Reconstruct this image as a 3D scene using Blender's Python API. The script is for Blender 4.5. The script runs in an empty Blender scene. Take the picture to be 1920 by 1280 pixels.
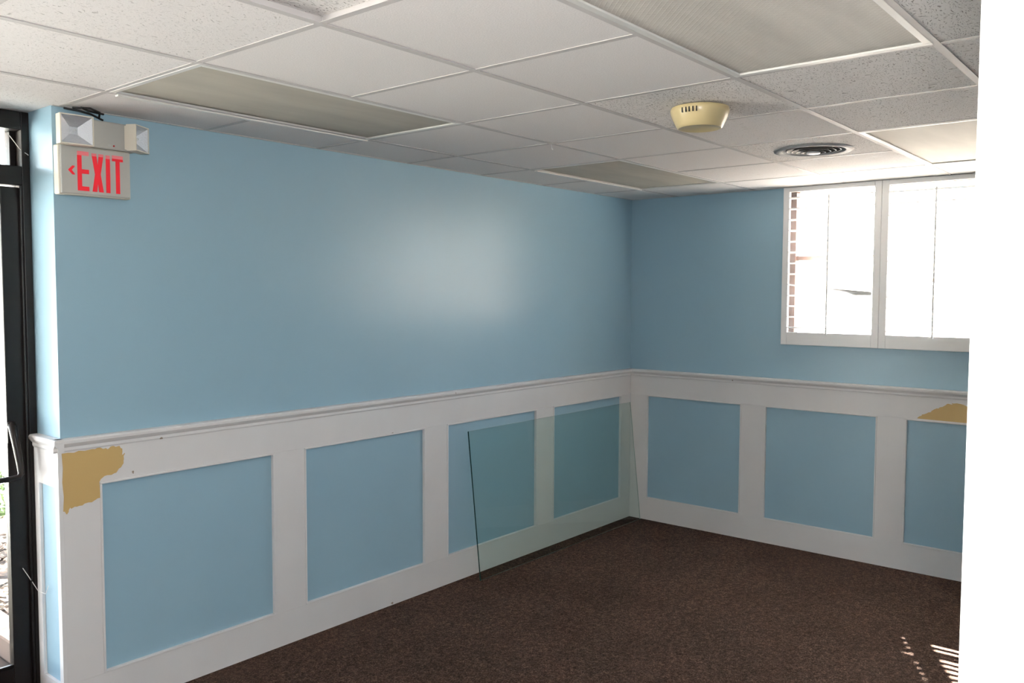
import bpy, bmesh, math, random
from mathutils import Vector, Matrix
random.seed(7)
S = bpy.context.scene
COL = S.collection

# ------------------------------------------------------------------ camera
H = 2.438                                   # ceiling height
CAM = Vector((-5.624, -3.471, 1.726))
YAW, PITCH, ROLL = 0.69154, -0.05682, 0.00358
fw = Vector((math.cos(YAW)*math.cos(PITCH), math.sin(YAW)*math.cos(PITCH), math.sin(PITCH)))
rt = Vector((math.sin(YAW), -math.cos(YAW), 0.0))
up = rt.cross(fw)
rt, up = (math.cos(ROLL)*rt + math.sin(ROLL)*up), (-math.sin(ROLL)*rt + math.cos(ROLL)*up)
cd = bpy.data.cameras.new('camera')
cd.sensor_width = 36.0
cd.lens = 29.889
cd.clip_start = 0.02
cd.clip_end = 400
cam = bpy.data.objects.new('camera', cd)
COL.objects.link(cam)
M = Matrix((rt, up, -fw)).transposed().to_4x4()
M.translation = CAM
cam.matrix_world = M
S.camera = cam

# ------------------------------------------------------------------ sky, sun, flash, exposure
S.view_settings.view_transform = 'Standard'
S.view_settings.look = 'None'
S.view_settings.gamma = 1.0
S.view_settings.use_curve_mapping = False
S.view_settings.exposure = 0.0

SUN_TRAVEL = Vector((-1.0, -0.48, -1.36)).normalized()
w = bpy.data.worlds.new('sky')
S.world = w
w.use_nodes = True
nt = w.node_tree
nt.nodes.clear()
sky = nt.nodes.new('ShaderNodeTexSky')
sky.sky_type = 'NISHITA'
sky.sun_disc = False
sky.sun_elevation = math.asin(-SUN_TRAVEL.z)
sky.sun_rotation = math.atan2(-SUN_TRAVEL.x, -SUN_TRAVEL.y)
sky.dust_density = 2.5
sky.air_density = 1.0
hs = nt.nodes.new('ShaderNodeHueSaturation')
hs.inputs['Saturation'].default_value = 0.55
bg = nt.nodes.new('ShaderNodeBackground')
bg.inputs['Strength'].default_value = 2.6
wo = nt.nodes.new('ShaderNodeOutputWorld')
nt.links.new(sky.outputs[0], hs.inputs['Color'])
nt.links.new(hs.outputs[0], bg.inputs['Color'])
nt.links.new(bg.outputs[0], wo.inputs['Surface'])

sd = bpy.data.lights.new('sun', 'SUN')
sd.energy = 340.0
sd.angle = math.radians(0.53)
sd.color = (1.0, 0.95, 0.88)
so = bpy.data.objects.new('sun', sd)
COL.objects.link(so)
so.rotation_euler = SUN_TRAVEL.to_track_quat('-Z', 'Y').to_euler()
so.location = (6, 4, 9)

# the flash on the camera that lit the near white wall end and filled the room
fl = bpy.data.lights.new('camera_flash', 'SPOT')
fl.energy = 190.0
fl.spot_size = math.radians(115)
fl.spot_blend = 0.3
fl.shadow_soft_size = 0.03
fl.color = (1.0, 0.96, 0.93)
fo = bpy.data.objects.new('camera_flash', fl)
COL.objects.link(fo)
Mf = Matrix((rt, up, -fw)).transposed().to_4x4()
Mf.translation = CAM + rt*0.035 + up*0.09 - fw*0.02
fo.matrix_world = Mf

# ------------------------------------------------------------------ materials
MATS = {}
def newmat(name):
    m = bpy.data.materials.new(name)
    m.use_nodes = True
    MATS[name] = m
    n = m.node_tree
    return m, n, n.nodes['Principled BSDF'], n.nodes['Material Output']
def N(n, t, **kw):
    x = n.nodes.new(t)
    for k, v in kw.items():
        if k in x.inputs: x.inputs[k].default_value = v
        else: setattr(x, k, v)
    return x
def plain(name, col, rough=0.5, metal=0.0, spec=0.5, bump=0.0, bscale=200.0):
    m, n, b, o = newmat(name)
    b.inputs['Base Color'].default_value = (*col, 1)
    b.inputs['Roughness'].default_value = rough
    b.inputs['Metallic'].default_value = metal
    b.inputs['Specular IOR Level'].default_value = spec
    if bump:
        tc = N(n, 'ShaderNodeTexCoord')
        ns = N(n, 'ShaderNodeTexNoise', Scale=bscale, Detail=3.0)
        bp = N(n, 'ShaderNodeBump', Strength=bump, Distance=0.002)
        n.links.new(tc.outputs['Object'], ns.inputs['Vector'])
        n.links.new(ns.outputs[0], bp.inputs['Height'])
        n.links.new(bp.outputs[0], b.inputs['Normal'])
    return m
def ramp(n, src, stops):
    r = n.nodes.new('ShaderNodeValToRGB')
    e = r.color_ramp.elements
    while len(e) < len(stops): e.new(0.5)
    for k, (p, c) in enumerate(stops):
        e[k].position = p
        e[k].color = (*c, 1)
    n.links.new(src, r.inputs[0])
    return r
def mixc(n, fac, a, b):
    x = n.nodes.new('ShaderNodeMix')
    x.data_type = 'RGBA'
    n.links.new(fac, x.inputs[0])
    for v, s in ((a, 6), (b, 7)):
        if isinstance(v, tuple): x.inputs[s].default_value = (*v, 1)
        else: n.links.new(v, x.inputs[s])
    return x.outputs[2]

def blue_paint(name, rough):
    m, n, b, o = newmat(name)
    tc = N(n, 'ShaderNodeTexCoord')
    big = N(n, 'ShaderNodeTexNoise', Scale=1.3, Detail=2.0)
    fine = N(n, 'ShaderNodeTexNoise', Scale=260.0, Detail=4.0)
    roll = N(n, 'ShaderNodeTexNoise', Scale=35.0, Detail=3.0)
    for x in (big, fine, roll): n.links.new(tc.outputs['Object'], x.inputs['Vector'])
    c = ramp(n, big.outputs[0], [(0.3, (0.292, 0.447, 0.55)), (0.7, (0.31, 0.47, 0.572))])
    sp = ramp(n, fine.outputs[0], [(0.225, (1, 1, 1)), (0.235, (0, 0, 0))])
    n.links.new(mixc(n, sp.outputs[0], c.outputs[0], (0.14, 0.2, 0.25)), b.inputs['Base Color'])
    b.inputs['Roughness'].default_value = rough
    b.inputs['Specular IOR Level'].default_value = 0.5
    bp = N(n, 'ShaderNodeBump', Strength=0.12, Distance=0.001)
    bp2 = N(n, 'ShaderNodeBump', Strength=0.25, Distance=0.001)
    n.links.new(fine.outputs[0], bp.inputs['Height'])
    n.links.new(roll.outputs[0], bp2.inputs['Height'])
    n.links.new(bp.outputs[0], bp2.inputs['Normal'])
    n.links.new(bp2.outputs[0], b.inputs['Normal'])
blue_paint('blue_paint', 0.30)
blue_paint('blue_panel_paint', 0.42)

def white_trim():
    m, n, b, o = newmat('white_trim')
    tc = N(n, 'ShaderNodeTexCoord')
    v = N(n, 'ShaderNodeTexVoronoi', Scale=7.0)
    ns = N(n, 'ShaderNodeTexNoise', Scale=70.0, Detail=5.0)
    g = N(n, 'ShaderNodeTexNoise', Scale=3.0, Detail=4.0)
    for x in (v, ns, g): n.links.new(tc.outputs['Object'], x.inputs['Vector'])
    base = ramp(n, g.outputs[0], [(0.3, (0.72, 0.70, 0.695)), (0.75, (0.76, 0.745, 0.74))])
    chip = N(n, 'ShaderNodeMath', operation='MULTIPLY_ADD')
    chip.inputs[1].default_value = 0.12
    n.links.new(ns.outputs[0], chip.inputs[0])
    n.links.new(v.outputs['Distance'], chip.inputs[2])
    r = ramp(n, chip.outputs[0], [(0.105, (1, 1, 1)), (0.112, (0, 0, 0))])
    n.links.new(mixc(n, r.outputs[0], base.outputs[0], (0.35, 0.28, 0.22)), b.inputs['Base Color'])
    b.inputs['Roughness'].default_value = 0.38
    bp = N(n, 'ShaderNodeBump', Strength=0.08, Distance=0.001)
    n.links.new(ns.outputs[0], bp.inputs['Height'])
    n.links.new(bp.outputs[0], b.inputs['Normal'])
white_trim()
plain('caulk', (0.62, 0.55, 0.52), 0.6)
plain('white_paint', (0.86, 0.85, 0.83), 0.5, bump=0.05)
plain('shutter_white', (0.88, 0.87, 0.86), 0.28)
plain('grid_white', (0.56, 0.535, 0.525), 0.5, spec=0.25)
plain('metal_white', (0.76, 0.75, 0.72), 0.35)
plain('sign_plastic', (0.72, 0.68, 0.58), 0.45)
plain('sign_face', (0.47, 0.47, 0.44), 0.5)
plain('sign_red', (0.85, 0.012, 0.03), 0.4)
plain('sign_pink', (0.86, 0.22, 0.25), 0.4)
plain('dark_hole', (0.01, 0.01, 0.01), 0.7)
plain('led_red', (0.4, 0.01, 0.01), 0.3)
plain('reflector', (0.9, 0.9, 0.92), 0.28, metal=0.85, bump=1.0, bscale=220)
plain('detector_plastic', (0.56, 0.455, 0.25), 0.28)
plain('vent_grey', (0.55, 0.56, 0.58), 0.35)
plain('vent_ring', (0.13, 0.11, 0.10), 0.45)
plain('vent_dark', (0.03, 0.025, 0.025), 0.8)
plain('bronze', (0.007, 0.005, 0.0045), 0.36, spec=0.22)
plain('black_rubber', (0.006, 0.006, 0.007), 0.6)
plain('brown_frame', (0.09, 0.055, 0.045), 0.45)
plain('sash_bloom_tan', (0.55, 0.42, 0.36), 0.45)  # brown sash colour lightened to imitate the bloom washing over it
plain('web', (0.75, 0.72, 0.70), 0.6)
plain('tan_paint', (0.57, 0.39, 0.155), 0.5, bump=0.1, bscale=60)
plain('soffit', (0.62, 0.47, 0.44), 0.8)
plain('bounce_brown', (0.16, 0.12, 0.095), 0.95, spec=0.1, bump=0.5, bscale=30)  # brown picked for the bounce off the added ground strip
plain('concrete', (0.62, 0.60, 0.56), 0.9, bump=0.3, bscale=40)
plain('brick_red', (0.42, 0.13, 0.10), 0.85)
plain('roof_grey', (0.25, 0.24, 0.24), 0.9)
plain('leaf_green', (0.07, 0.11, 0.025), 0.6)
plain('bark', (0.12, 0.08, 0.05), 0.9)
plain('timber', (0.15, 0.108, 0.085), 0.9, bump=0.6, bscale=25)
plain('dead_leaf', (0.15, 0.105, 0.075), 0.8)
plain('dead_leaf_dark', (0.045, 0.03, 0.02), 0.85)

def glass(name, tint, refl=1.0):
    m = bpy.data.materials.new(name)
    m.use_nodes = True
    MATS[name] = m
    n = m.node_tree
    n.nodes.clear()
    o = N(n, 'ShaderNodeOutputMaterial')
    t = N(n, 'ShaderNodeBsdfTransparent')
    t.inputs[0].default_value = (*tint, 1)
    g = N(n, 'ShaderNodeBsdfGlossy', Roughness=0.02)
    f = N(n, 'ShaderNodeFresnel', IOR=1.45)
    x = N(n, 'ShaderNodeMixShader')
    mu = N(n, 'ShaderNodeMath', operation='MULTIPLY')
    mu.inputs[1].default_value = refl
    ge = N(n, 'ShaderNodeNewGeometry')
    fr = N(n, 'ShaderNodeMath', operation='SUBTRACT'); fr.inputs[0].default_value = 1.0
    m2 = N(n, 'ShaderNodeMath', operation='MULTIPLY')
    n.links.new(ge.outputs['Backfacing'], fr.inputs[1])
    n.links.new(f.outputs[0], mu.inputs[0])
    n.links.new(mu.outputs[0], m2.inputs[0]); n.links.new(fr.outputs[0], m2.inputs[1])
    n.links.new(m2.outputs[0], x.inputs[0])
    n.links.new(t.outputs[0], x.inputs[1])
    n.links.new(g.outputs[0], x.inputs[2])
    n.links.new(x.outputs[0], o.inputs[0])
glass('window_glass', (0.95, 0.97, 0.96))
glass('pane_glass', (0.925, 0.968, 0.955), 0.9)
plain('pane_edge_pale', (0.34, 0.44, 0.41), 0.2)
plain('pane_edge', (0.012, 0.05, 0.045), 0.15)
glass('lens_clear', (0.97, 0.98, 0.99), 1.2)

def carpet():
    m, n, b, o = newmat('carpet')
    tc = N(n, 'ShaderNodeTexCoord')
    a = N(n, 'ShaderNodeTexNoise', Scale=160.0, Detail=3.0)
    c = N(n, 'ShaderNodeTexNoise', Scale=45.0, Detail=4.0)
    d = N(n, 'ShaderNodeTexNoise', Scale=2.2, Detail=3.0)
    for x in (a, c, d): n.links.new(tc.outputs['Object'], x.inputs['Vector'])
    r1 = ramp(n, a.outputs[0], [(0.32, (0.022, 0.0145, 0.012)), (0.5, (0.057, 0.035, 0.027)), (0.68, (0.12, 0.082, 0.066))])
    r2 = ramp(n, c.outputs[0], [(0.35, (0.65, 0.62, 0.62)), (0.65, (1.25, 1.15, 1.1))])
    r3 = ramp(n, d.outputs[0], [(0.3, (0.85, 0.85, 0.85)), (0.7, (1.1, 1.1, 1.1))])
    m1 = N(n, 'ShaderNodeMix'); m1.data_type = 'RGBA'; m1.blend_type = 'MULTIPLY'; m1.inputs[0].default_value = 1
    m2 = N(n, 'ShaderNodeMix'); m2.data_type = 'RGBA'; m2.blend_type = 'MULTIPLY'; m2.inputs[0].default_value = 1
    n.links.new(r1.outputs[0], m1.inputs[6]); n.links.new(r2.outputs[0], m1.inputs[7])
    n.links.new(m1.outputs[2], m2.inputs[6]); n.links.new(r3.outputs[0], m2.inputs[7])
    n.links.new(m2.outputs[2], b.inputs['Base Color'])
    b.inputs['Roughness'].default_value = 0.95
    b.inputs['Specular IOR Level'].default_value = 0.1
    bp = N(n, 'ShaderNodeBump', Strength=0.7, Distance=0.004)
    n.links.new(a.outputs[0], bp.inputs['Height'])
    n.links.new(bp.outputs[0], b.inputs['Normal'])
carpet()

def tile_mat(name, amount, base, holes, fs=(60, 170, 1)):
    """mineral ceiling tile: fine stipple, plus fissures of the given amount"""
    m, n, b, o = newmat(name)
    tc = N(n, 'ShaderNodeTexCoord')
    oi = N(n, 'ShaderNodeObjectInfo')
    add = N(n, 'ShaderNodeVectorMath', operation='ADD')
    sc = N(n, 'ShaderNodeVectorMath', operation='SCALE')
    sc.inputs['Scale'].default_value = 1.0
    cmb = N(n, 'ShaderNodeCombineXYZ')
    mu = N(n, 'ShaderNodeMath', operation='MULTIPLY'); mu.inputs[1].default_value = 37.0
    n.links.new(oi.outputs['Random'], mu.inputs[0])
    n.links.new(mu.outputs[0], cmb.inputs[0]); n.links.new(mu.outputs[0], cmb.inputs[1])
    n.links.new(tc.outputs['Object'], add.inputs[0]); n.links.new(cmb.outputs[0], add.inputs[1])
    fine = N(n, 'ShaderNodeTexNoise', Scale=220.0, Detail=3.0)
    warp = N(n, 'ShaderNodeTexNoise', Scale=9.0, Detail=2.0)
    n.links.new(add.outputs[0], fine.inputs['Vector']); n.links.new(add.outputs[0], warp.inputs['Vector'])
    wv = N(n, 'ShaderNodeVectorMath', operation='MULTIPLY_ADD')
    wv.inputs[1].default_value = (0.12, 0.12, 0)
    n.links.new(warp.outputs['Color'], wv.inputs[0]); n.links.new(add.outputs[0], wv.inputs[2])
    mp = N(n, 'ShaderNodeMapping')
    mp.inputs['Scale'].default_value = fs
    n.links.new(wv.outputs[0], mp.inputs['Vector'])
    fis = N(n, 'ShaderNodeTexNoise', Scale=1.0, Detail=1.5)
    n.links.new(mp.outputs[0], fis.inputs['Vector'])
    rf = ramp(n, fis.outputs[0], [(amount, (1, 1, 1)), (amount + 0.03, (0, 0, 0))])
    br = ramp(n, fine.outputs[0], [(0.3, tuple(v*0.93 for v in base)), (0.7, tuple(min(0.95, v*1.05) for v in base))])
    n.links.new(mixc(n, rf.outputs[0], br.outputs[0], holes), b.inputs['Base Color'])
    b.inputs['Roughness'].default_value = 0.8
    b.inputs['Specular IOR Level'].default_value = 0.25
    bp = N(n, 'ShaderNodeBump', Strength=0.35, Distance=0.002)
    bp2 = N(n, 'ShaderNodeBump', Strength=0.8, Distance=0.004, invert=True)
    n.links.new(fine.outputs[0], bp.inputs['Height'])
    n.links.new(rf.outputs[0], bp2.inputs['Height'])
    n.links.new(bp.outputs[0], bp2.inputs['Normal'])
    n.links.new(bp2.outputs[0], b.inputs['Normal'])
TB = (0.82, 0.79, 0.775)
tile_mat('tile_plain', 0.10, TB, (0.55, 0.52, 0.5))
tile_mat('tile_light', 0.325, TB, (0.58, 0.55, 0.53), (80, 200, 1))
tile_mat('tile_fissured', 0.365, (0.85, 0.82, 0.80), (0.36, 0.33, 0.31), (85, 220, 1))

def diffuser(name, col, prism):
    m, n, b, o = newmat(name)
    tc = N(n, 'ShaderNodeTexCoord')
    ns = N(n, 'ShaderNodeTexNoise', Scale=2.5, Detail=3.0)
    mp = N(n, 'ShaderNodeMapping'); mp.inputs['Scale'].default_value = (0.6, 3.0, 1)
    n.links.new(tc.outputs['Object'], mp.inputs['Vector'])
    n.links.new(mp.outputs[0], ns.inputs['Vector'])
    r = ramp(n, ns.outputs[0], [(0.3, tuple(v*0.86 for v in col)), (0.7, tuple(v*1.08 for v in col))])
    n.links.new(r.outputs[0], b.inputs['Base Color'])
    b.inputs['Roughness'].default_value = 0.55
    b.inputs['Specular IOR Level'].default_value = 0.2
    if prism:
        ck = N(n, 'ShaderNodeTexVoronoi', Scale=75.0, distance='CHEBYCHEV')
        ck.inputs['Randomness'].default_value = 0.0
        rot = N(n, 'ShaderNodeMapping'); rot.inputs['Rotation'].default_value = (0, 0, 0.785)
        n.links.new(tc.outputs['Object'], rot.inputs['Vector'])
        n.links.new(rot.outputs[0], ck.inputs['Vector'])
        bp = N(n, 'ShaderNodeBump', Strength=0.9, Distance=0.004)
        n.links.new(ck.outputs['Distance'], bp.inputs['Height'])
        n.links.new(bp.outputs[0], b.inputs['Normal'])
        mm = ramp(n, ck.outputs['Distance'], [(0.1, (0.5, 0.48, 0.46)), (0.5, (1.12, 1.12, 1.12))])
        x = N(n, 'ShaderNodeMix'); x.data_type = 'RGBA'; x.blend_type = 'MULTIPLY'; x.inputs[0].default_value = 1
        n.links.new(r.outputs[0], x.inputs[6]); n.links.new(mm.outputs[0], x.inputs[7])
        n.links.new(x.outputs[2], b.inputs['Base Color'])
diffuser('diffuser_aged', (0.47, 0.44, 0.38), False)
diffuser('diffuser_prism', (0.66, 0.63, 0.58), True)

# ------------------------------------------------------------------ mesh helpers
def link(o, parent=None):
    COL.objects.link(o)
    if parent is not None: o.parent = parent
    return o
def tag(o, label=None, cat=None, group=None, kind=None):
    if label: o['label'] = label
    if cat: o['category'] = cat
    if group: o['group'] = group
    if kind: o['kind'] = kind
    return o
def empty(name, loc=(0, 0, 0), parent=None):
    o = bpy.data.objects.new(name, None)
    o.empty_display_size = 0.1
    o.location = loc
    return link(o, parent)
def bbox(bm, a, b, bev=0.0):
    lo = [min(p, q) for p, q in zip(a, b)]
    hi = [max(p, q) for p, q in zip(a, b)]
    vs = [bm.verts.new((x, y, z)) for x in (lo[0], hi[0]) for y in (lo[1], hi[1]) for z in (lo[2], hi[2])]
    fs = [(0, 1, 3, 2), (4, 6, 7, 5), (0, 4, 5, 1), (2, 3, 7, 6), (0, 2, 6, 4), (1, 5, 7, 3)]
    faces = [bm.faces.new([vs[k] for k in f]) for f in fs]
    if bev:
        es = list({e for f in faces for e in f.edges})
        bmesh.ops.bevel(bm, geom=es, offset=bev, segments=2, profile=0.5, affect='EDGES')
def prism(bm, pts, ax, lo, hi):
    """extrude a 2D outline; ax is the extrusion axis, pts fill the two others in order"""
    def P(p, t):
        q = list(p); q.insert(ax, t); return q
    a = [bm.verts.new(P(p, lo)) for p in pts]
    b = [bm.verts.new(P(p, hi)) for p in pts]
    bm.faces.new(a); bm.faces.new(b[::-1])
    k = len(pts)
    for i in range(k):
        bm.faces.new((a[i], b[i], b[(i+1) % k], a[(i+1) % k]))
def tube(bm, pts, r, seg=8, radii=None):
    rings = []
    pts = [Vector(p) for p in pts]
    for i, p in enumerate(pts):
        d = (pts[min(i+1, len(pts)-1)] - pts[max(i-1, 0)]).normalized()
        u = d.orthogonal().normalized() if i == 0 else (lastu - d*lastu.dot(d)).normalized()
        lastu = u
        v = d.cross(u)
        rr = radii[i] if radii else r
        rings.append([bm.verts.new(p + (u*math.cos(t) + v*math.sin(t))*rr) for t in [2*math.pi*k/seg for k in range(seg)]])
    for a, b in zip(rings, rings[1:]):
        for k in range(seg):
            bm.faces.new((a[k], a[(k+1) % seg], b[(k+1) % seg], b[k]))
    bm.faces.new(rings[0][::-1]); bm.faces.new(rings[-1])
def lathe(bm, prof, seg=48, cap0=True, cap1=True):
    rings = [[bm.verts.new((r*math.cos(2*math.pi*k/seg), r*math.sin(2*math.pi*k/seg), z)) for k in range(seg)] for r, z in prof]
    for a, b in zip(rings, rings[1:]):
        for k in range(seg):
            bm.faces.new((a[k], a[(k+1) % seg], b[(k+1) % seg], b[k]))
    if cap0: bm.faces.new(rings[0][::-1])
    if cap1: bm.faces.new(rings[-1])
def build(name, bm, mat, parent=None, smooth=False, loc=None):
    bmesh.ops.recalc_face_normals(bm, faces=bm.faces[:])
    me = bpy.data.meshes.new(name)
    bm.to_mesh(me); bm.free()
    me.materials.append(MATS[mat])
    if smooth:
        for p in me.polygons: p.use_smooth = True
        me.set_sharp_from_angle(angle=math.radians(38))
    o = bpy.data.objects.new(name, me)
    if loc: o.location = loc
    return link(o, parent)
def box(name, a, b, mat, parent=None, bev=0.0):
    c = [(p+q)/2 for p, q in zip(a, b)]
    bm = bmesh.new()
    bbox(bm, [p-m for p, m in zip(a, c)], [q-m for q, m in zip(b, c)], bev)
    o = build(name, bm, mat, parent)
    o.location = c
    return o

# ------------------------------------------------------------------ room shell
XR, YR = -8.2, -5.2                        # rear wall x, right wall y
XL = -4.207                                # end of the left wall, where the entrance begins
YD = 0.21                                  # plane of the storefront
fl_o = box('floor', (XR, YR, -0.12), (0.16, YD+0.14, 0.0), 'carpet'); tag(fl_o, kind='structure')
tag(box('wall_left', (XL, 0.0, -0.12), (0.16, 0.35, 2.75), 'blue_paint'), kind='structure')
wall_left = bpy.data.objects['wall_left']
WY0, WY1, WZ0, WZ1 = -1.2, -3.13, 1.385, 2.4375      # window opening in the back wall
bm = bmesh.new()
LAP = 0.015                                          # the shutters lap over the edge of the opening
bbox(bm, (0, 0, -0.12), (0.16, WY0-LAP, 2.75))
bbox(bm, (0, WY1+LAP, -0.12), (0.16, YR, 2.75))
bbox(bm, (0, WY0-LAP, -0.12), (0.16, WY1+LAP, WZ0+LAP))
bbox(bm, (0, WY0-LAP, WZ1-LAP), (0.16, WY1+LAP, 2.75))
wall_back = tag(build('wall_back', bm, 'blue_paint'), kind='structure')
tag(box('wall_side', (XR, YR-0.15, -0.12), (0.16, YR, 2.75), 'blue_paint'), kind='structure')
tag(box('wall_rear', (XR-0.15, YR-0.15, -0.12), (XR, 0.35, 2.75), 'white_paint'), kind='structure')
bm = bmesh.new()
bbox(bm, (XR, YD, -0.12), (-7.3, 0.35, 2.75))
bbox(bm, (-7.3, YD, 2.44), (XL, 0.35, 2.75))
bbox(bm, (-7.3, YD, -0.12), (XL, 0.35, -0.004))
tag(build('wall_front', bm, 'white_paint'), kind='structure')
# the white wall end close to the camera
XE, YE = -5.0, -3.346
wr = tag(box('wall_right', (XE, YR, 0.0), (XE+0.13, YE, H), 'white_paint', bev=0.002), kind='structure')

# ------------------------------------------------------------------ ceiling: tiles, runners, tees
T = 0.6096
GX = [-4.177 + T*i for i in range(-6, 7)]           # cross tees at x
GY = [-0.999 + T*j for j in range(-6, 2)]           # main runners at y
ceil = tag(box('ceiling', (XR, YR, 2.62), (0.16, YD+0.14, 2.70), 'white_paint'), kind='structure')
cz = -ceil.location.z
cl = ceil.location.copy()
xs = [XR] + GX + [0.0]
ys = [YR] + GY + [0.0]
LIGHTS = [(0, 2, 0), (4, 6, 0), (0, 2, -3), (4, 6, -3), (-4, -2, 0), (-4, -2, -3)]   # i0, i1, j0
def cell_is_light(i, j):
    return any(a <= i < b and j == c for a, b, c in LIGHTS)
tile_mesh = {}
VENT = Vector((-1.40, -1.905, 0))                    # round vent, cut through its tile
def tile(i, j, x0, x1, y0, y1, mat, dz=0.0, tilt=0.0):
    g = 0.0035
    key = (round(x1-x0, 3), round(y1-y0, 3), mat, (i, j) == (4, -2))
    if key not in tile_mesh:
        bm = bmesh.new()
        hx, hy = (x1-x0)/2-g, (y1-y0)/2-g
        if (i, j) == (4, -2):
            ox, oy = VENT.x-(x0+x1)/2, VENT.y-(y0+y1)/2
            oc = [(-hx, -hy), (hx, -hy), (hx, hy), (-hx, hy)]
            circ = [(ox+0.150*math.cos(2*math.pi*q/40), oy+0.150*math.sin(2*math.pi*q/40)) for q in range(40)]
            loops = []
            for z in (0.0, 0.016):
                va = [bm.verts.new((*p, z)) for p in oc]; vb = [bm.verts.new((*p, z)) for p in circ]
                ee = [bm.edges.new((v[q], v[(q+1) % len(v)])) for v in (va, vb) for q in range(len(v))]
                bmesh.ops.triangle_fill(bm, edges=ee, use_beauty=True)
                loops.append((va, vb))
            for q in (0, 1):
                A_, B_ = loops[0][q], loops[1][q]
                for e_ in range(len(A_)):
                    bm.faces.new((A_[e_], A_[(e_+1) % len(A_)], B_[(e_+1) % len(A_)], B_[e_]))
        else:
            bbox(bm, (-hx, -hy, 0), (hx, hy, 0.016))
        me = bpy.data.meshes.new('ceiling_tile')
        bmesh.ops.recalc_face_normals(bm, faces=bm.faces[:])
        bm.to_mesh(me); bm.free()
        me.materials.append(MATS[mat])
        tile_mesh[key] = me
    o = bpy.data.objects.new('ceiling_tile', tile_mesh[key])
    o.location = Vector(((x0+x1)/2, (y0+y1)/2, H+0.0012+dz)) - cl
    o.rotation_euler = (tilt, 0, 0)
    link(o, ceil)
FISS = {(2, -2), (4, -2), (-1, -2), (2, -3), (3, -3), (-1, -3), (2, -4), (3, -4), (1, -4), (0, -4), (4, -4), (5, -4)}
LITE = {(3, -2), (5, -2), (-1, 0), (-1, -1), (-1, 1), (-2, 0), (-2, -1), (-2, 1), (-3, 0), (5, -1), (6, -2), (6, -3)}
for a in range(len(xs)-1):
    for b in range(len(ys)-1):
        i, j = a-7, b-7                             # cell indices: x from GX index i to i+1
        if cell_is_light(i, j): continue
        mat = 'tile_fissured' if (i, j) in FISS else 'tile_light' if (i, j) in LITE or i < -1 else 'tile_plain'
        dz = 0.016 if (i, j) == (-1, -2) else 0.0
        y1 = ys[b+1]
        if j == 1 and i < 0: continue               # border row by the entrance runs on to the storefront
        tile(i, j, xs[a], xs[a+1], ys[b], y1, mat, dz)
for a in range(0, 7):
    tile(a-7, 1, xs[a], xs[a+1], ys[-2], YD, 'tile_light')
# main runners along x
for y in GY:
    bm = bmesh.new()
    bbox(bm, (XR, -0.012, -0.0012), (0, 0.012, 0.001))
    bbox(bm, (XR, -0.0015, 0.001), (0, 0.0015, 0.04))
    build('main_runner', bm, 'grid_white', ceil, loc=Vector((0, y, H)) - cl)
tee_mesh = {}
for gi, x in enumerate(GX):
    for b in range(len(ys)-1):
        i, j = gi-6, b-7
        if any(a < i < c and j == l for a, c, l in LIGHTS): continue
        y0, y1 = ys[b]+0.012, (ys[b+1]-0.012 if j < 1 else ((YD if i < 0 else 0.0)))
        k = round(y1-y0, 3)
        if k not in tee_mesh:
            bm = bmesh.new()
            bbox(bm, (-0.011, -k/2, -0.0008), (0.011, k/2, 0.001))
            bbox(bm, (-0.0015, -k/2, 0.001), (0.0015, k/2, 0.035))
            bmesh.ops.recalc_face_normals(bm, faces=bm.faces[:])
            me = bpy.data.meshes.new('cross_tee'); bm.to_mesh(me); bm.free()
            me.materials.append(MATS['grid_white']); tee_mesh[k] = me
        o = bpy.data.objects.new('cross_tee', tee_mesh[k])
        o.location = Vector((x, (y0+y1)/2, H)) - cl
        link(o, ceil)
for a, b in (((XL, -0.013, -0.001), (0, 0, 0.002)), ((-0.013, YR, -0.001), (0, -0.013, 0.002))):
    bm = bmesh.new(); bbox(bm, a, b)
    build('wall_angle', bm, 'grid_white', ceil, loc=Vector((0, 0, H)) - cl)
# ceiling above the entrance recess
# ------------------------------------------------------------------ ceiling lights
def ceiling_light(i0, i1, j, label, dmat, door_drop=0.0):
    x0, x1 = -4.177 + T*i0, -4.177 + T*i1
    y0, y1 = -0.999 + T*j, -0.999 + T*(j+1)
    c = Vector(((x0+x1)/2, (y0+y1)/2, H))
    r = tag(empty('ceiling_light', c), label, 'ceiling light', 'fluorescent lights set in the ceiling grid')
    hx, hy = (x1-x0)/2-0.006, (y1-y0)/2-0.006
    bm = bmesh.new()                                 # tray above the lens
    t = 0.0015
    bbox(bm, (-hx, -hy, 0.0), (-hx+t, hy, 0.09)); bbox(bm, (hx-t, -hy, 0.0), (hx, hy, 0.09))
    bbox(bm, (-hx+t, -hy, 0.0), (hx-t, -hy+t, 0.09)); bbox(bm, (-hx+t, hy-t, 0.0), (hx-t, hy, 0.09))
    bbox(bm, (-hx, -hy, 0.09), (hx, hy, 0.092))
    build('housing', bm, 'metal_white', r)
    fwid = 0.022
    for k, (a, b) in enumerate((((-hx, -hy, 0), (-hx+fwid, hy, 0.007)), ((hx-fwid, -hy, 0), (hx, hy, 0.007)),
                 ((-hx+fwid, -hy, 0), (hx-fwid, -hy+fwid, 0.007)), ((-hx+fwid, hy-fwid, 0), (hx-fwid, hy, 0.007)))):
        o = box('frame_bar', a, b, 'metal_white', r, 0.002)
        o.location.z -= 0.002 + (door_drop if k == 3 else 0.0)
    bm = bmesh.new()                                 # acrylic lens lying on the frame
    bbox(bm, (-hx+fwid-0.004, -hy+fwid-0.004, 0.005), (hx-fwid+0.004, hy-fwid+0.004, 0.008))
    build('diffuser', bm, dmat, r)
    return r
ceiling_light(0, 2, 0, 'unlit ceiling light with yellowed diffuser in the tile row nearest the exit sign', 'diffuser_aged', 0.012)
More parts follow.
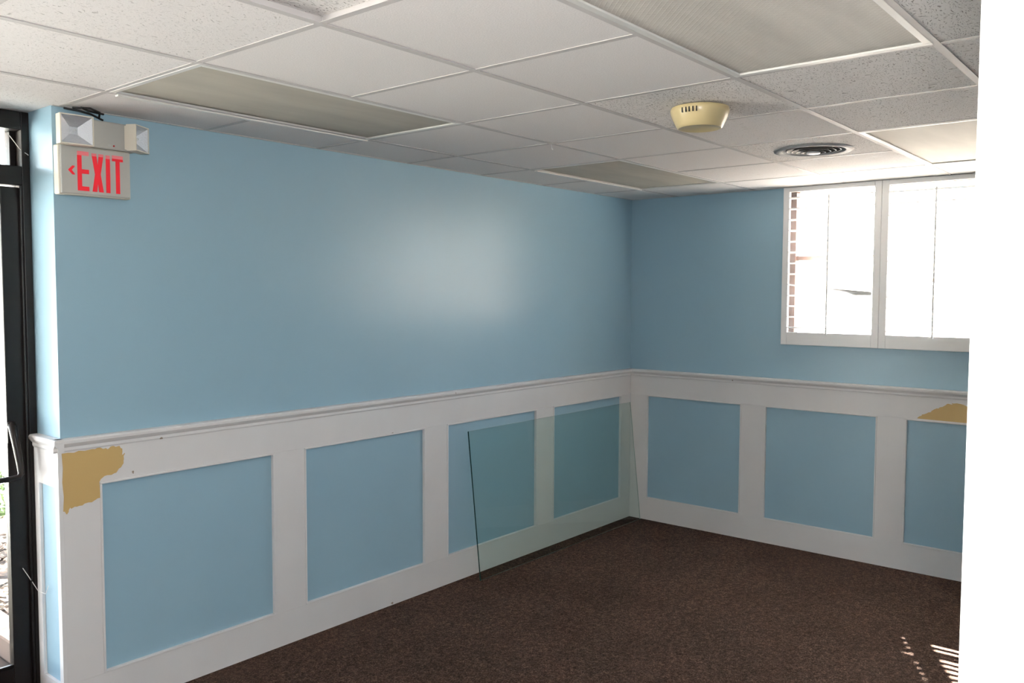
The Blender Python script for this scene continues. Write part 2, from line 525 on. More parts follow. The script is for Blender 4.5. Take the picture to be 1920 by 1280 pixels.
ceiling_light(4, 6, 0, 'unlit ceiling light with aged diffuser near the corner of the blue walls', 'diffuser_aged', 0.008)
ceiling_light(0, 2, -3, 'large unlit ceiling light with finely ribbed prismatic diffuser before the smoke detector', 'diffuser_prism')
ceiling_light(4, 6, -3, 'cream unlit ceiling light beside the round vent above the shuttered window', 'diffuser_aged')

# ------------------------------------------------------------------ wainscot
TR = 0.018                                  # how far the white boards stand proud of the blue wall
ZB, ZT, ZR0, ZR1 = 0.165, 0.957, 1.098, 1.150
PL = [(-4.066, -3.238), (-3.063, -2.227), (-2.048, -1.191), (-1.008, -0.148)]
PB = [(-0.162, -0.925), (-1.096, -1.840), (-2.008, -2.752), (-2.924, -3.668), (-3.84, -4.584)]
def rel(p, parent):
    return [a-b for a, b in zip(p, parent.location)]
def pbox(name, a, b, mat, parent, bev=0.0):
    return box(name, rel(a, parent), rel(b, parent), mat, parent, bev)
def rail_profile(bm, horizontal_lo, horizontal_hi, ax, base, sign):
    prof = [(0.0, ZR0), (0.020, ZR0), (0.023, ZR0+0.006), (0.023, ZR0+0.018), (0.030, ZR0+0.026), (0.036, ZR0+0.034),
            (0.037, ZR0+0.044), (0.033, ZR1-0.002), (0.026, ZR1), (0.0, ZR1)]
    pts = [(base + sign*d, z) for d, z in prof]
    prism(bm, pts, ax, horizontal_lo, horizontal_hi)
def offset(o, parent):
    o.location = -parent.location
# left wall (face y = 0, room at -y)
bm = bmesh.new(); rail_profile(bm, XL-0.036, 0.0, 0, 0.0, -1)
offset(build('chair_rail', bm, 'white_trim', wall_left), wall_left)
pbox('top_rail', (XL-0.002, -TR, ZT), (0, 0, ZR0), 'white_trim', wall_left, 0.0012)
ex = [XL-0.002] + [v for p in PL for v in p] + [-TR]
for k in range(0, len(ex), 2):
    pbox('stile', (ex[k], -TR, ZB), (ex[k+1], 0, ZT), 'white_trim', wall_left, 0.0012)
bl = box('baseboard_left', (XL-0.002, -TR-0.0005, 0.0), (-TR, -0.0002, ZB), 'white_trim'); tag(bl, kind='structure')
def molding(parent, a, b, lo, hi, ax):
    """thin beads round the edge of a recessed panel: ax = axis of the wall face normal"""
    wd, th = 0.009, TR+0.004
    for (u0, u1, z0, z1) in ((a, b, hi-wd, hi), (a, b, lo, lo+wd), (a, a+wd*(1 if b > a else -1), lo+wd, hi-wd), (b, b-wd*(1 if b > a else -1), lo+wd, hi-wd)):
        if ax == 1: pbox('panel_bead', (u0, -th, z0), (u1, 0, z1), 'white_trim', parent, 0.0025)
        else: pbox('panel_bead', (-th, u0, z0), (0, u1, z1), 'white_trim', parent, 0.0025)
for a, b in PL:
    pbox('wall_panel', (a+0.001, -0.004, ZB+0.001), (b-0.001, 0, ZT-0.001), 'blue_panel_paint', wall_left)
    molding(wall_left, a, b, ZB, ZT, 1)
# return of the left wall towards the entrance (face x = XL, room at -x)
bm = bmesh.new(); rail_profile(bm, -0.036, YD-0.002, 1, XL, -1)
offset(build('chair_rail', bm, 'white_trim', wall_left), wall_left)
pbox('top_rail', (XL-TR, -TR, ZT), (XL-0.002, YD-0.002, ZR0), 'white_trim', wall_left)
pbox('bottom_rail', (XL-TR, -TR, 0.0), (XL-0.002, YD-0.002, ZB), 'white_trim', wall_left)
pbox('stile', (XL-TR, -TR, ZB), (XL-0.002, 0.012, ZT), 'white_trim', wall_left)
pbox('stile', (XL-TR, 0.165, ZB), (XL-0.002, YD-0.002, ZT), 'white_trim', wall_left)
pbox('wall_panel', (XL-0.006, 0.012, ZB), (XL-0.001, 0.165, ZT), 'blue_panel_paint', wall_left)
# back wall (face x = 0, room at -x)
bm = bmesh.new(); rail_profile(bm, YR, 0.0, 1, 0.0, -1)
build('chair_rail', bm, 'white_trim', wall_back)
pbox('top_rail', (-TR, YR, ZT), (0, -TR, ZR0), 'white_trim', wall_back, 0.0012)
ey = [-TR] + [v for p in PB for v in p] + [YR]
for k in range(0, len(ey), 2):
    pbox('stile', (-TR, ey[k], ZB), (0, ey[k+1], ZT), 'white_trim', wall_back, 0.0012)
tag(box('baseboard_back', (-TR-0.0005, YR, 0.0), (-0.0002, -TR-0.001, ZB), 'white_trim'), kind='structure')
for a, b in PB:
    pbox('wall_panel', (-0.004, a-0.001, ZB+0.001), (0, b+0.001, ZT-0.001), 'blue_panel_paint', wall_back)
    molding(wall_back, a, b, ZB, ZT, 0)
# patches where tan paint was brushed over the white boards
def ragged(pts, n=5, amp=0.004, seed=1):
    rnd = random.Random(seed); out = []
    for k, p in enumerate(pts):
        q = pts[(k+1) % len(pts)]
        straight = len(p) > 2 and p[2]
        m = 1 if straight else n
        for s in range(m):
            t = s/m
            x, z = p[0]+(q[0]-p[0])*t, p[1]+(q[1]-p[1])*t
            if s or not straight:
                x += rnd.uniform(-amp, amp)*(0 if straight else 1); z += rnd.uniform(-amp, amp)*(0 if straight else 1)
            out.append((x, z))
    return out
bm = bmesh.new()
# outline in (x, z): straight edges carry a third value
A = [(XL-0.0015, 1.093), (-4.12, 1.094), (-4.07, 1.097), (-4.03, 1.089), (-4.015, 1.094), (-3.985, 1.094), (-3.972, 1.078), (-3.975, 1.052), (-3.962, 1.064),
     (-3.966, 1.030), (-3.982, 1.000), (-4.005, 0.984), (-4.06, 0.972), (-4.068, 0.9575, 1), (-4.068, 0.893), (-4.10, 0.884), (-4.15, 0.876), (-4.185, 0.872), (-4.195, 0.850), (XL-0.0015, 0.866)]
prism(bm, ragged(A, 4, 0.0035, 3), 1, -TR-0.0009, -TR+0.002)
o = build('paint_patch', bm, 'tan_paint', wall_left); offset(o, wall_left); o['label'] = 'tan brushed paint patch'
bm = bmesh.new()
B = [(-2.075, 0.962), (-2.105, 0.99), (-2.15, 1.012), (-2.17, 1.030), (-2.215, 1.045), (-2.25, 1.071), (-2.275, 1.066), (-2.262, 1.078), (-2.33, 1.070), (-2.40, 1.045), (-2.46, 1.0), (-2.48, 0.962, 1)]
prism(bm, ragged(B, 4, 0.003, 5), 0, -TR-0.0009, -TR+0.002)
o = build('paint_patch', bm, 'tan_paint', wall_back); o['label'] = 'tan brushed paint patch'

# ------------------------------------------------------------------ window and shutters
win = tag(empty('window_1', (0.1, (WY0+WY1)/2, WZ0)), kind='structure')
def wbox(name, a, b, mat, bev=0.0): return pbox(name, a, b, mat, win, bev)
WM = (-1.81, -2.46)
wbox('window_frame', (0.07, WY0-LAP, WZ0+LAP), (0.13, WY0-0.055, WZ1-LAP), 'brown_frame')
wbox('window_frame', (0.07, WY1+LAP, WZ0+LAP), (0.13, WY1+0.055, WZ1-LAP), 'brown_frame')
wbox('window_frame', (0.07, WY0-0.055, WZ0+LAP), (0.13, WY1+0.055, WZ0+0.05), 'brown_frame')
wbox('window_frame', (0.07, WY0-0.055, WZ1-0.025), (0.13, WY1+0.055, WZ1-LAP), 'brown_frame')
for y in WM:
    wbox('mullion', (0.07, y-0.035, WZ0+0.05), (0.13, y+0.035, WZ1-0.025), 'brown_frame')
for y0, y1, zm, mt in ((WY0-0.055, WM[0]+0.035, 1.955, 'brown_frame'), (WM[0]-0.035, WM[1]+0.035, 1.800, 'sash_bloom_tan'), (WM[1]-0.035, WY1+0.055, 1.800, 'sash_bloom_tan')):  # the two farther rails carry the bloom in their colour
    wbox('meeting_rail', (0.085, y0, zm), (0.12, y1, zm+0.028), mt)
    for za, zb in ((WZ0+0.05, zm), (zm+0.028, WZ1-0.025)):
        wbox('pane', (0.100, y0, za), (0.104, y1, zb), 'window_glass')
def shutter(y0, y1, label, tilt, broken=None):
    """louvered interior shutter panel between y0 (hinge side) and y1"""
    r = tag(empty('window_shutter', (-0.012, (y0+y1)/2, WZ0)), label, 'shutter', 'white louvered shutters over the window')
    X0, X1 = -0.030, -0.0003                      # flush with the wall, standing a little proud
    st = 0.042
    z0, z1 = WZ0+0.001, WZ1-0.001
    b0, b1 = z0+0.085, z1-0.03
    L = lambda a, b, n, bev=0.003: pbox(n, a, b, 'shutter_white', r, bev)
    L((X0, y0, z0), (X1, y0-st, z1), 'stile')
    L((X0, y1+st, z0), (X1, y1, z1), 'stile')
    L((X0, y0-st, z0), (X1, y1+st, b0), 'bottom_rail')
    L((X0, y0-st, b1), (X1, y1+st, z1), 'top_rail')
    pitch = 0.0715
    n = int((b1-b0)/pitch)
    pitch = (b1-b0)/n
    wl = y0-st-0.003 - (y1+st+0.003)
    bm = bmesh.new()
    prof = [(0.0265*math.cos(t), 0.0045*math.sin(t)) for t in [2*math.pi*k/12 for k in range(12)]]
    prism(bm, prof, 1, -wl/2, wl/2)
    bmesh.ops.recalc_face_normals(bm, faces=bm.faces[:])
    me = bpy.data.meshes.new('louver'); bm.to_mesh(me); bm.free(); me.materials.append(MATS['shutter_white'])
    for k in range(n):
        o = bpy.data.objects.new('louver', me)
        z = b0 + pitch*(k+0.42)
        o.location = Vector(((X0+X1)/2, (y0+y1)/2, z)) - r.location
        rx = 0.0
        if broken is not None and k == broken:
            bt = bmesh.new(); rows = []             # snapped at one end: sinks and twists towards it
            for q in range(17):
                t = q/16; an = tilt + 0.75*t**1.5; yy = wl/2 - wl*t; zz = -0.068*t
                rows.append([bt.verts.new((px*math.cos(an)+pz*math.sin(an), yy, zz-px*math.sin(an)+pz*math.cos(an))) for px, pz in prof])
            for ra, rb in zip(rows, rows[1:]):
                for q in range(12):
                    bt.faces.new((ra[q], ra[(q+1) % 12], rb[(q+1) % 12], rb[q]))
            bt.faces.new(rows[0]); bt.faces.new(rows[-1][::-1])
            lo_ = o.location.copy(); bpy.data.objects.remove(o)
            o = build('louver', bt, 'shutter_white', r, True); o.location = lo_; o['label'] = 'broken louver sagging at one end'
            continue
        else:
            o.rotation_euler = (random.uniform(-0.003, 0.003), tilt + random.uniform(-0.02, 0.02), 0)
        link(o, r)
    bm = bmesh.new()
    bbox(bm, (-0.006, -0.005, 0), (0.006, 0.005, b1-b0-0.02), 0.0015)
    o = build('tilt_rod', bm, 'shutter_white', r)
    o.location = Vector((X0-0.017, (y0+y1)/2+0.005, b0-0.012)) - r.location
    return r
shutter(-1.202, -1.833, 'white shutter with one broken slanting louver, hinged by the blue wall', 0.14, 4)
shutter(-1.836, -2.478, 'white shutter with all louvers level, hung next to the one with a broken louver', -0.33)
shutter(-2.481, -3.112, 'white shutter farthest from the corner, hung beside the level louvered one', -0.33)
pbox('casing', (-0.012, -3.113, WZ0), (-0.0002, WY1, WZ1), 'shutter_white', wall_back)

# ------------------------------------------------------------------ entrance door
door = tag(empty('door_1', (-4.6, YD+0.05, 0.0)), kind='structure')
def dbox(name, a, b, mat='bronze', bev=0.003): return pbox(name, a, b, mat, door, bev)
JX0, JX1 = XL-0.001, -5.16
def dl(o, t): o['label'] = t; return o
dbox('jamb', (JX0, YD, 0), (JX0-0.030, YD+0.11, 2.437))
dbox('jamb', (JX1, YD, 0), (JX1-0.05, YD+0.11, 2.437))
dbox('header', (JX0-0.030, YD, 2.365), (JX1, YD+0.11, 2.437))
dbox('transom_bar', (JX0-0.030, YD, 2.146), (JX1, YD+0.11, 2.222))
dbox('transom_stop', (JX0-0.030, YD+0.06, 2.222), (JX0-0.052, YD+0.11, 2.365))
dbox('pane', (JX0-0.052, YD+0.075, 2.222), (JX1, YD+0.081, 2.365), 'window_glass', 0)
DX0, DX1 = JX0-0.034, JX1+0.004
dbox('door_stop', (JX0-0.030, YD+0.002, 0.0), (JX0-0.040, YD+0.018, 2.146))
dbox('stile', (DX0, YD+0.02, 0.012), (DX0-0.072, YD+0.064, 2.140))
dbox('stile', (DX1+0.072, YD+0.02, 0.012), (DX1, YD+0.064, 2.140))
dbox('top_rail', (DX0-0.072, YD+0.02, 2.075), (DX1+0.072, YD+0.064, 2.140))
dbox('bottom_rail', (DX0-0.072, YD+0.02, 0.012), (DX1+0.072, YD+0.064, 0.200))
dbox('glazing_bead', (DX0-0.072, YD+0.016, 0.200), (DX1+0.072, YD+0.030, 0.216))
dbox('pane', (DX0-0.072, YD+0.039, 0.200), (DX1+0.072, YD+0.045, 2.075), 'window_glass', 0)
bm = bmesh.new()                                   # push bar: curved end arm and horizontal bar
arm = [(-4.300, YD+0.018, 1.195), (-4.301, YD-0.004, 1.185), (-4.299, YD-0.018, 1.14), (-4.294, YD-0.028, 1.08), (-4.290, YD-0.036, 1.03), (-4.290, YD-0.043, 1.002), (-4.300, YD-0.048, 0.990), (-4.33, YD-0.048, 0.987), (-5.06, YD-0.048, 0.987), (-5.085, YD-0.04, 0.987), (-5.09, YD+0.02, 0.987)]
tube(bm, arm, 0.011, 10, [0.016, 0.017, 0.016, 0.014, 0.013, 0.012, 0.012, 0.011, 0.011, 0.012, 0.015])
o = build('push_bar', bm, 'bronze', door, smooth=True); offset(o, door)
bm = bmesh.new(); bbox(bm, (-4.318, YD+0.004, 1.12), (-4.284, YD+0.021, 1.205), 0.004)
o = build('bar_mount', bm, 'bronze', door); offset(o, door)
# sidelights of the same storefront
sw = tag(empty('window_2', (-6.2, YD+0.05, 0.0)), kind='structure')
for x in (-5.215, -6.23, -7.245):
    pbox('mullion', (x, YD, 0), (x-0.05, YD+0.11, 2.437), 'bronze', sw, 0.003)
for a, b in ((-5.265, -6.23), (-6.28, -7.245)):
    pbox('sill_rail', (a, YD, 0), (b, YD+0.11, 0.12), 'bronze', sw, 0.003)
    pbox('head_rail', (a, YD, 2.365), (b, YD+0.11, 2.437), 'bronze', sw, 0.003)
    pbox('pane', (a, YD+0.05, 0.12), (b, YD+0.056, 2.365), 'window_glass', sw)

# ------------------------------------------------------------------ exit sign with emergency lamps
es = tag(empty('exit_sign', (-4.05, 0.0, 2.10)), 'cream exit sign with red EXIT lettering, left arrow and two emergency lamp heads', 'exit sign')
def eb(name, a, b, mat, bev=0.0, par=es):
    return box(name, a, b, mat, par, bev)
SF = -0.052                                         # front face of the sign, y (relative to the wall)
LX = 4.05
eb('sign_housing', (-4.206+LX, SF+0.006, 0.0), (-3.925+LX, 0.0, 0.190), 'sign_plastic', 0.006)
eb('sign_face', (-4.199+LX, SF, 0.004), (-3.929+LX, SF+0.010, 0.187), 'sign_face', 0.004)
eb('lamp_housing', (-4.190+LX, -0.060, 0.190), (-3.905+LX, 0.0, 0.298), 'sign_face', 0.006)
FY = SF-0.0012
def poly(name, pts, mat):
    bm = bmesh.new()
    prism(bm, pts, 1, FY, SF+0.001)
    o = build(name, bm, mat, es)
    return o
def quadstrip(name, polys, mat):
    bm = bmesh.new()
    for p in polys: prism(bm, p, 1, FY, SF+0.001)
    return build(name, bm, mat, es)
def R4(x0, x1, z0, z1): return [(x0, z0), (x1, z0), (x1, z1), (x0, z1)]
lz0, lz1 = 0.018, 0.166
lx = lambda u: -0.132 + u*0.222                     # sign-face x for u in 0..1
E0 = lx(0.0); k = 0.0165
ex0 = -0.088
# E
quadstrip('letter', [R4(ex0, ex0+k, lz0, lz1-0.012), R4(ex0+k, ex0+0.044, lz0, lz0+0.017), R4(ex0+k, ex0+0.044, lz0+0.066, lz0+0.083)], 'sign_red')
quadstrip('letter_top', [R4(ex0, ex0+0.044, lz1-0.012, lz1+0.004)], 'sign_pink')
# X
xx = ex0+0.056; xw = 0.044; zt = lz1-0.010
t = 0.018
zm = (lz0+zt)/2
poly('letter', [(xx, lz0), (xx+t, lz0), (xx+xw/2, lz0+0.034), (xx+xw-t, lz0), (xx+xw, lz0), (xx+xw/2+0.011, zm), (xx+xw, zt), (xx+xw-t, zt), (xx+xw/2, zt-0.034), (xx+t, zt), (xx, zt), (xx+xw/2-0.011, zm)], 'sign_red')
quadstrip('letter_top', [R4(xx-0.001, xx+t, zt, zt+0.011), R4(xx+xw-t, xx+xw+0.001, zt, zt+0.011)], 'sign_pink')
# I
ix = ex0+0.110
quadstrip('letter', [R4(ix, ix+k, lz0, lz1-0.014)], 'sign_red')
quadstrip('letter_top', [R4(ix, ix+k, lz1-0.014, lz1)], 'sign_pink')
# T
tx = ex0+0.135
quadstrip('letter', [R4(tx+0.014, tx+0.014+k, lz0, lz1-0.020), R4(tx, tx+0.044, lz1-0.020, lz1-0.010)], 'sign_red')
quadstrip('letter_top', [R4(tx, tx+0.044, lz1-0.010, lz1+0.003)], 'sign_pink')
# arrow (chevron pointing left)
az = 0.094
poly('arrow', [(-0.123, az), (-0.107, az+0.017), (-0.0985, az+0.017), (-0.0985, az+0.013), (-0.109, az), (-0.0985, az-0.013), (-0.0985, az-0.017), (-0.107, az-0.017)], 'sign_red')
# led and test slot
bm = bmesh.new(); lathe(bm, [(0.0035, 0), (0.0035, 0.002), (0.002, 0.0032)], 12)
o = build('indicator', bm, 'led_red', es, True); o.rotation_euler = (math.pi/2, 0, 0); o.location = (-4.018+LX+0.02, -0.060, 0.205)
for dz in (0.0, 0.004):
    eb('test_mark', (-4.020+LX, -0.0606, 0.203+dz), (-4.008+LX, -0.0598, 0.2045+dz), 'vent_grey')
def lamp_head(loc, rz, w_, h_):
    """square emergency head: shell, pyramid reflector, ribbed clear lens"""
    hd = empty('lamp_head', loc, es)
    # head is a thing part: its shell carries the sub-parts
    bm = bmesh.new()
    a, b = w_/2, h_/2
    d = 0.052
    t = 0.004
    prism(bm, [(-a*0.9, -b*0.9), (a*0.9, -b*0.9), (a*0.9, b*0.9), (-a*0.9, b*0.9)], 1, 0.0, -0.012)
    for s in ((-a, -b, a, -b+t), (-a, b-t, a, b), (-a, -b+t, -a+t, b-t), (a-t, -b+t, a, b-t)):
        bbox(bm, (s[0], -d, s[1]), (s[2], -0.010, s[3]))
    shell = build('shell', bm, 'sign_plastic', hd)
    bm = bmesh.new()
    o4 = [bm.verts.new((sx*(a-t), -d+0.004, sz*(b-t))) for sx, sz in ((-1, -1), (1, -1), (1, 1), (-1, 1))]
    i4 = [bm.verts.new((sx*a*0.25, -0.016, sz*b*0.25)) for sx, sz in ((-1, -1), (1, -1), (1, 1), (-1, 1))]
    for q in range(4):
        bm.faces.new((o4[q], o4[(q+1) % 4], i4[(q+1) % 4], i4[q]))
    bm.faces.new(i4)
    build('reflector', bm, 'reflector', hd)
    bm = bmesh.new()
    nr = 14
    for q in range(nr):                              # ribbed lens
        z0 = -b+t + (2*b-2*t)*q/nr; z1 = -b+t + (2*b-2*t)*(q+1)/nr
        prism(bm, [(-d-0.001, z0), (-d-0.0045, (z0+z1)/2), (-d-0.001, z1)], 0, -a+t, a-t)
    build('lens', bm, 'lens_clear', hd)
    bm = bmesh.new(); lathe(bm, [(0.004, 0), (0.005, 0.006), (0.004, 0.014), (0.001, 0.017)], 10)
    o = build('bulb', bm, 'metal_white', hd, True); o.rotation_euler = (math.pi/2, 0, 0); o.location = (0, -0.018, 0)
    hd.rotation_euler = (0, 0, rz)
    return hd
lamp_head((-4.158+LX, -0.060, 0.240), math.radians(-3), 0.122, 0.112)
lamp_head((-3.925+LX, -0.052, 0.242), math.radians(33), 0.098, 0.104)

# black wires above the sign
cb = empty('cable', (-4.09, -0.03, H))
tag(cb, 'loose black wires poking from the ceiling above the exit sign', 'cable')
for k, pts in enumerate(([(-4.17, -0.02, H-0.006), (-4.12, -0.04, H-0.012), (-4.07, -0.03, H-0.016), (-4.02, -0.02, H-0.030)],
                         [(-4.15, -0.05, H-0.006), (-4.10, -0.09, H-0.006), (-4.05, -0.06, H-0.010), (-4.04, -0.03, H-0.028)],
                         [(-4.13, -0.08, H-0.006), (-4.09, -0.05, H-0.009), (-4.03, -0.05, H-0.012)])):
    bm = bmesh.new(); tube(bm, [Vector(p)-cb.location for p in pts], 0.004, 6)
    build('wire', bm, 'black_rubber', cb, True)

hk = empty('ceiling_hook', (-2.348, -0.999, H-0.0012)); tag(hk, 'tiny wire hook hanging from a crossing of the ceiling grid', 'hook')
bm = bmesh.new(); tube(bm, [(0, 0, 0), (0, 0, -0.018), (0.003, 0, -0.026), (0.008, 0, -0.028), (0.011, 0, -0.022)], 0.0014, 6)
build('wire', bm, 'vent_grey', hk, True)
bm = bmesh.new(); bbox(bm, (-0.008, -0.008, -0.002), (0.008, 0.008, 0.0), 0.0006)
build('clip', bm, 'grid_white', hk)
# ------------------------------------------------------------------ smoke detector
sdet = tag(empty('smoke_detector', (-2.637, -1.924, H-0.003)), 'yellowed plastic smoke detector hanging from a speckled ceiling tile', 'smoke detector')
bm = bmesh.new()
lathe(bm, [(0.095, 0.0), (0.108, -0.004), (0.111, -0.012), (0.110, -0.022), (0.104, -0.040), (0.090, -0.068), (0.085, -0.077), (0.080, -0.080), (0.072, -0.079), (0.068, -0.076), (0.0, -0.076)][:-1], 56, True, True)
build('shell', bm, 'detector_plastic', sdet, True)
to_cam = math.atan2(CAM.y+1.924, CAM.x+2.637)
for k, da in enumerate((-0.42, -0.30, -0.17, -0.05, 0.09)):
    a = to_cam - da - 0.28 - 0.25
    bm = bmesh.new(); bbox(bm, (0.1055, -0.0022, -0.034), (0.1122, 0.0022, -0.016))
    o = build('slot', bm, 'dark_hole', sdet); o.rotation_euler = (0, 0, a)

# ------------------------------------------------------------------ round ceiling vent
vent = tag(empty('air_vent', (VENT.x, VENT.y, H)), 'round grey ceiling air vent with concentric rings in a speckled tile', 'air vent')
def ring(name, prof, mat, thick=0.0015):
    bm = bmesh.new(); lathe(bm, prof, 56, False, False)
    bmesh.ops.solidify(bm, geom=bm.faces[:], thickness=thick)
    return build(name, bm, mat, vent, True)
ring('flange', [(0.186, 0.001), (0.188, -0.003), (0.182, -0.008), (0.168, -0.010), (0.152, -0.006), (0.143, 0.006), (0.141, 0.03)], 'vent_grey')
bm = bmesh.new(); lathe(bm, [(0.140, 0.012), (0.140, 0.12)], 48, False, True); build('throat', bm, 'vent_dark', vent, True)
for k, r0 in enumerate((0.128, 0.104, 0.080, 0.056)):
    zb = -0.004 - 0.0035*k
    ring('ring', [(r0-0.030, zb+0.034), (r0-0.016, zb+0.016), (r0-0.004, zb+0.002), (r0, zb)], 'vent_ring')
    ring('ring_lip', [(r0-0.003, zb+0.0012), (r0+0.001, zb-0.0012), (r0+0.003, zb)], 'vent_grey', 0.001)
for a in (0.4, 0.4+math.pi/2):
    bm = bmesh.new(); bbox(bm, (-0.139, -0.002, 0.032), (0.139, 0.002, 0.044))
    o = build('strut', bm, 'vent_grey', vent); o.rotation_euler = (0, 0, a)
bm = bmesh.new(); lathe(bm, [(0.005, 0.034), (0.016, 0.008), (0.033, -0.016), (0.030, -0.020), (0.012, -0.023)], 28); build('center_cone', bm, 'vent_grey', vent, True)

# ------------------------------------------------------------------ loose glass pane leaning on the wainscot
gp = tag(empty('glass_pane', (-0.955, -0.13, 0.001)), 'clear greenish sheet of glass leaning against the wainscot in the corner', 'glass pane')
lean = math.atan2(0.13-TR-0.012, 0.892)
hh = math.hypot(0.13-TR-0.012, 0.892)
gx0, gx1 = -0.921, 0.918
bm = bmesh.new(); bbox(bm, (gx0+0.0005, 0, 0.0005), (gx1-0.0005, 0.006, hh-0.0005))
o = build('sheet', bm, 'pane_glass', gp); o.rotation_euler = (-lean, 0, 0)
for q, (a, b) in enumerate((((gx0, -0.0003, 0), (gx0+0.0025, 0.0063, hh)), ((gx1-0.0015, 0.0005, 0), (gx1, 0.0055, hh)), ((gx0, 0.0005, hh-0.0008), (gx1, 0.0055, hh)), ((gx0, 0.0005, 0), (gx1, 0.0055, 0.0015)))):
    bm = bmesh.new(); bbox(bm, a, b)
    o = build('edge', bm, 'pane_edge' if q in (0, 3) else 'pane_edge_pale', gp); o.rotation_euler = (-lean, 0, 0)
    if q == 0: o['label'] = 'dark green cut edge of the glass'

# ------------------------------------------------------------------ cobweb strands by the door
for pts, lab in (([(-4.275, YD+0.010, 0.605), (-4.245, YD+0.004, 0.545), (-4.226, YD-0.012, 0.500), (-4.2255, 0.13, 0.505), (-4.2262, 0.10, 0.545)], 'pale cobweb strand stretched from the door to the white wainscot'),
                 ([(-4.262, YD+0.05, 2.345), (-4.24, YD+0.01, 2.29), (-4.215, YD-0.006, 2.268)], 'pale cobweb strand across the corner of the transom above the door')):
    c = Vector(pts[0])
    bm = bmesh.new(); tube(bm, [Vector(p)-c for p in pts], 0.0014, 6)
    o = build('cobweb_strand', bm, 'web', None, True, loc=c); tag(o, lab, 'cobweb')

# ------------------------------------------------------------------ outside
GZ = -0.06
tag(box('ground', (-60, -60, GZ-0.2), (90, 90, GZ), 'concrete'), kind='structure')
tag(box('porch_soffit', (-8.5, 0.35, 2.5), (0.4, 1.40, 2.72), 'soffit'), kind='structure')
tag(box('bounce_ground', (0.6, -40, GZ+0.001), (60, 3.0, GZ+0.02), 'bounce_brown'), kind='structure')  # added strip: its tone sets how much sunlight bounces up through the window
bed = tag(box('planting_bed', (-7.0, 0.5, GZ+0.001), (0.5, 3.3, GZ+0.02), 'dead_leaf_dark'), kind='structure')
rnd = random.Random(11)
for mname, cnt, nm in (('dead_leaf', 3800, 'dry fallen leaves strewn over the bed outside the door'), ('dead_leaf_dark', 2600, 'dark bark mulch covering the bed outside the door')):
    bm = bmesh.new()
    for k in range(cnt):
        x, y = (rnd.uniform(-3.93, -1.6) if mname == 'dead_leaf' else rnd.uniform(-5.4, -4.17)), rnd.uniform(0.56, 3.22)
        s = rnd.uniform(0.02, 0.05); an = rnd.uniform(0, 6.28); z = GZ+0.022+rnd.uniform(0, 0.03)
        ca, sa = math.cos(an), math.sin(an)
        vs = []
        for u, v in ((-s, 0), (0, -s*0.4), (s, 0), (0, s*0.4)):
            vs.append(bm.verts.new((x+u*ca-v*sa, y+u*sa+v*ca, z+rnd.uniform(-0.012, 0.012))))
        bm.faces.new(vs)
    o = build('leaf_litter' if mname == 'dead_leaf' else 'bark_mulch', bm, mname)
    tag(o, nm, 'leaves' if mname == 'dead_leaf' else 'mulch', kind='stuff')
tb = tag(box('landscape_timber', (-0.065, -1.4, 0.0), (0.065, 1.4, 0.12), 'timber', None, 0.014), 'weathered timber edging beside the fallen leaves outside the door', 'timber')
tb.location = (-4.045, 1.95, GZ+0.08)
def shrub(loc, rad, hgt, n, label, seed):
    r = tag(empty('shrub', loc), label, 'shrub', 'shrubs beyond the leaf bed')
    g = random.Random(seed)
    bm = bmesh.new()
    for k in range(7):
        a = g.uniform(0, 6.28)
        tube(bm, [(0, 0, 0), (math.cos(a)*rad*0.3, math.sin(a)*rad*0.3, hgt*0.4), (math.cos(a)*rad*0.6, math.sin(a)*rad*0.6, hgt*0.75)], 0.012, 5, [0.014, 0.010, 0.005])
    build('stem', bm, 'bark', r)
    bm = bmesh.new()
    for k in range(n):
        u = Vector((g.gauss(0, 1), g.gauss(0, 1), g.gauss(0, 1))).normalized()*g.uniform(0.6, 1)
        p = Vector((u.x*rad, u.y*rad, hgt*0.55+u.z*hgt*0.45))
        d = Vector((g.gauss(0, 1), g.gauss(0, 1), g.gauss(0, 1))).normalized()
        e = d.orthogonal().normalized()*0.016; s = g.uniform(0.03, 0.06)
        bm.faces.new([bm.verts.new(p-d*s), bm.verts.new(p+e), bm.verts.new(p+d*s), bm.verts.new(p-e)])
    build('foliage', bm, 'leaf_green', r)
shrub((-3.1, 3.85, GZ), 0.45, 0.36, 900, 'low loose green shrub at the edge of the leaf bed', 3)
shrub((-2.2, 11.6, GZ), 1.3, 0.9, 1500, 'wide green shrub beyond the pale pavement', 4)
shrub((0.5, 13.2, GZ), 1.6, 1.2, 1800, 'tall green shrub in front of the brick house', 5)
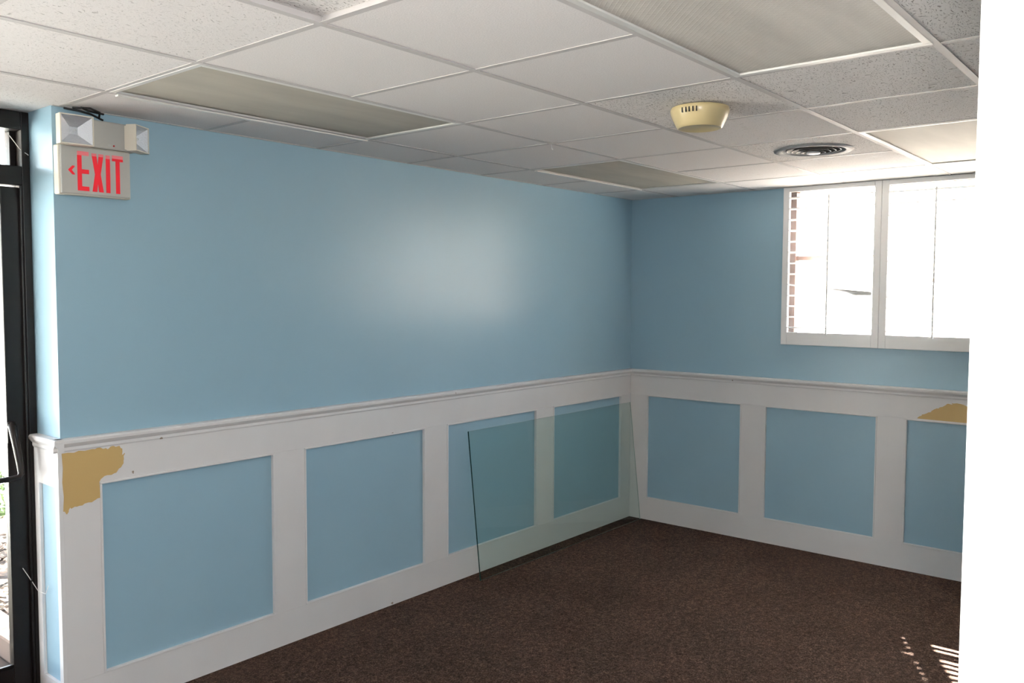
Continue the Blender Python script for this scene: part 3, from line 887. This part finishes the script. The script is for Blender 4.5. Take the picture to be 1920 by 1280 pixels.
tr = tag(empty('added_shade_tree', (1.5, 4.8, GZ)), 'unseen leafy crown and trunk added to dapple the leaf bed with shade', 'added_shade_tree')  # out of view, added to throw dappled shade on the leaf bed
g = random.Random(21)
bm = bmesh.new()
tube(bm, [(0, 0, 0), (0.05, 0, 1.5), (-0.2, -0.1, 3.2), (-0.8, -0.4, 4.8), (-1.2, -0.7, 6.2)], 0.15, 10, [0.2, 0.15, 0.12, 0.08, 0.03])
for k in range(9):
    a = g.uniform(0, 6.28); z = g.uniform(3.4, 5.4)
    p0 = Vector((-0.3-(z-3.2)*0.35, -0.15-(z-3.2)*0.17, z))
    tube(bm, [p0, p0+Vector((math.cos(a)*0.9, math.sin(a)*0.9, 0.5)), p0+Vector((math.cos(a)*1.9, math.sin(a)*1.9, 0.9))], 0.04, 6, [0.05, 0.03, 0.012])
build('trunk', bm, 'bark', tr, True)
bm = bmesh.new()
for k in range(9000):
    u = Vector((g.gauss(0, 1), g.gauss(0, 1), g.gauss(0, 1))).normalized()*g.uniform(0.2, 1)**0.5
    p = Vector((-1.2+u.x*2.9, -0.8+u.y*2.3, 6.0+u.z*1.7))
    d = Vector((g.gauss(0, 1), g.gauss(0, 1), g.gauss(0, 1))).normalized()
    e = d.orthogonal().normalized()*g.uniform(0.04, 0.07); q = g.uniform(0.08, 0.13)
    bm.faces.new([bm.verts.new(p-d*q), bm.verts.new(p+e), bm.verts.new(p+d*q), bm.verts.new(p-e)])
build('foliage', bm, 'leaf_green', tr)
hs_ = tag(empty('brick_house', (8.0, 34.0, GZ)), 'low red brick house with grey roof across the pavement', 'house')
box('wall', (-9, 0, 0), (9, 7, 2.6), 'brick_red', hs_)
bm = bmesh.new(); prism(bm, [(-0.5, 2.6), (7.5, 2.6), (3.5, 4.4)], 0, -9.5, 9.5); build('roof', bm, 'roof_grey', hs_)
for x in (-6, -2, 2, 6):
    o = box('window', (x-0.7, -0.04, 1.0), (x+0.7, 0.05, 2.1), 'shutter_white', hs_)
    box('pane', (-0.6, -0.052, -0.47), (0.6, -0.03, 0.47), 'vent_dark', o)
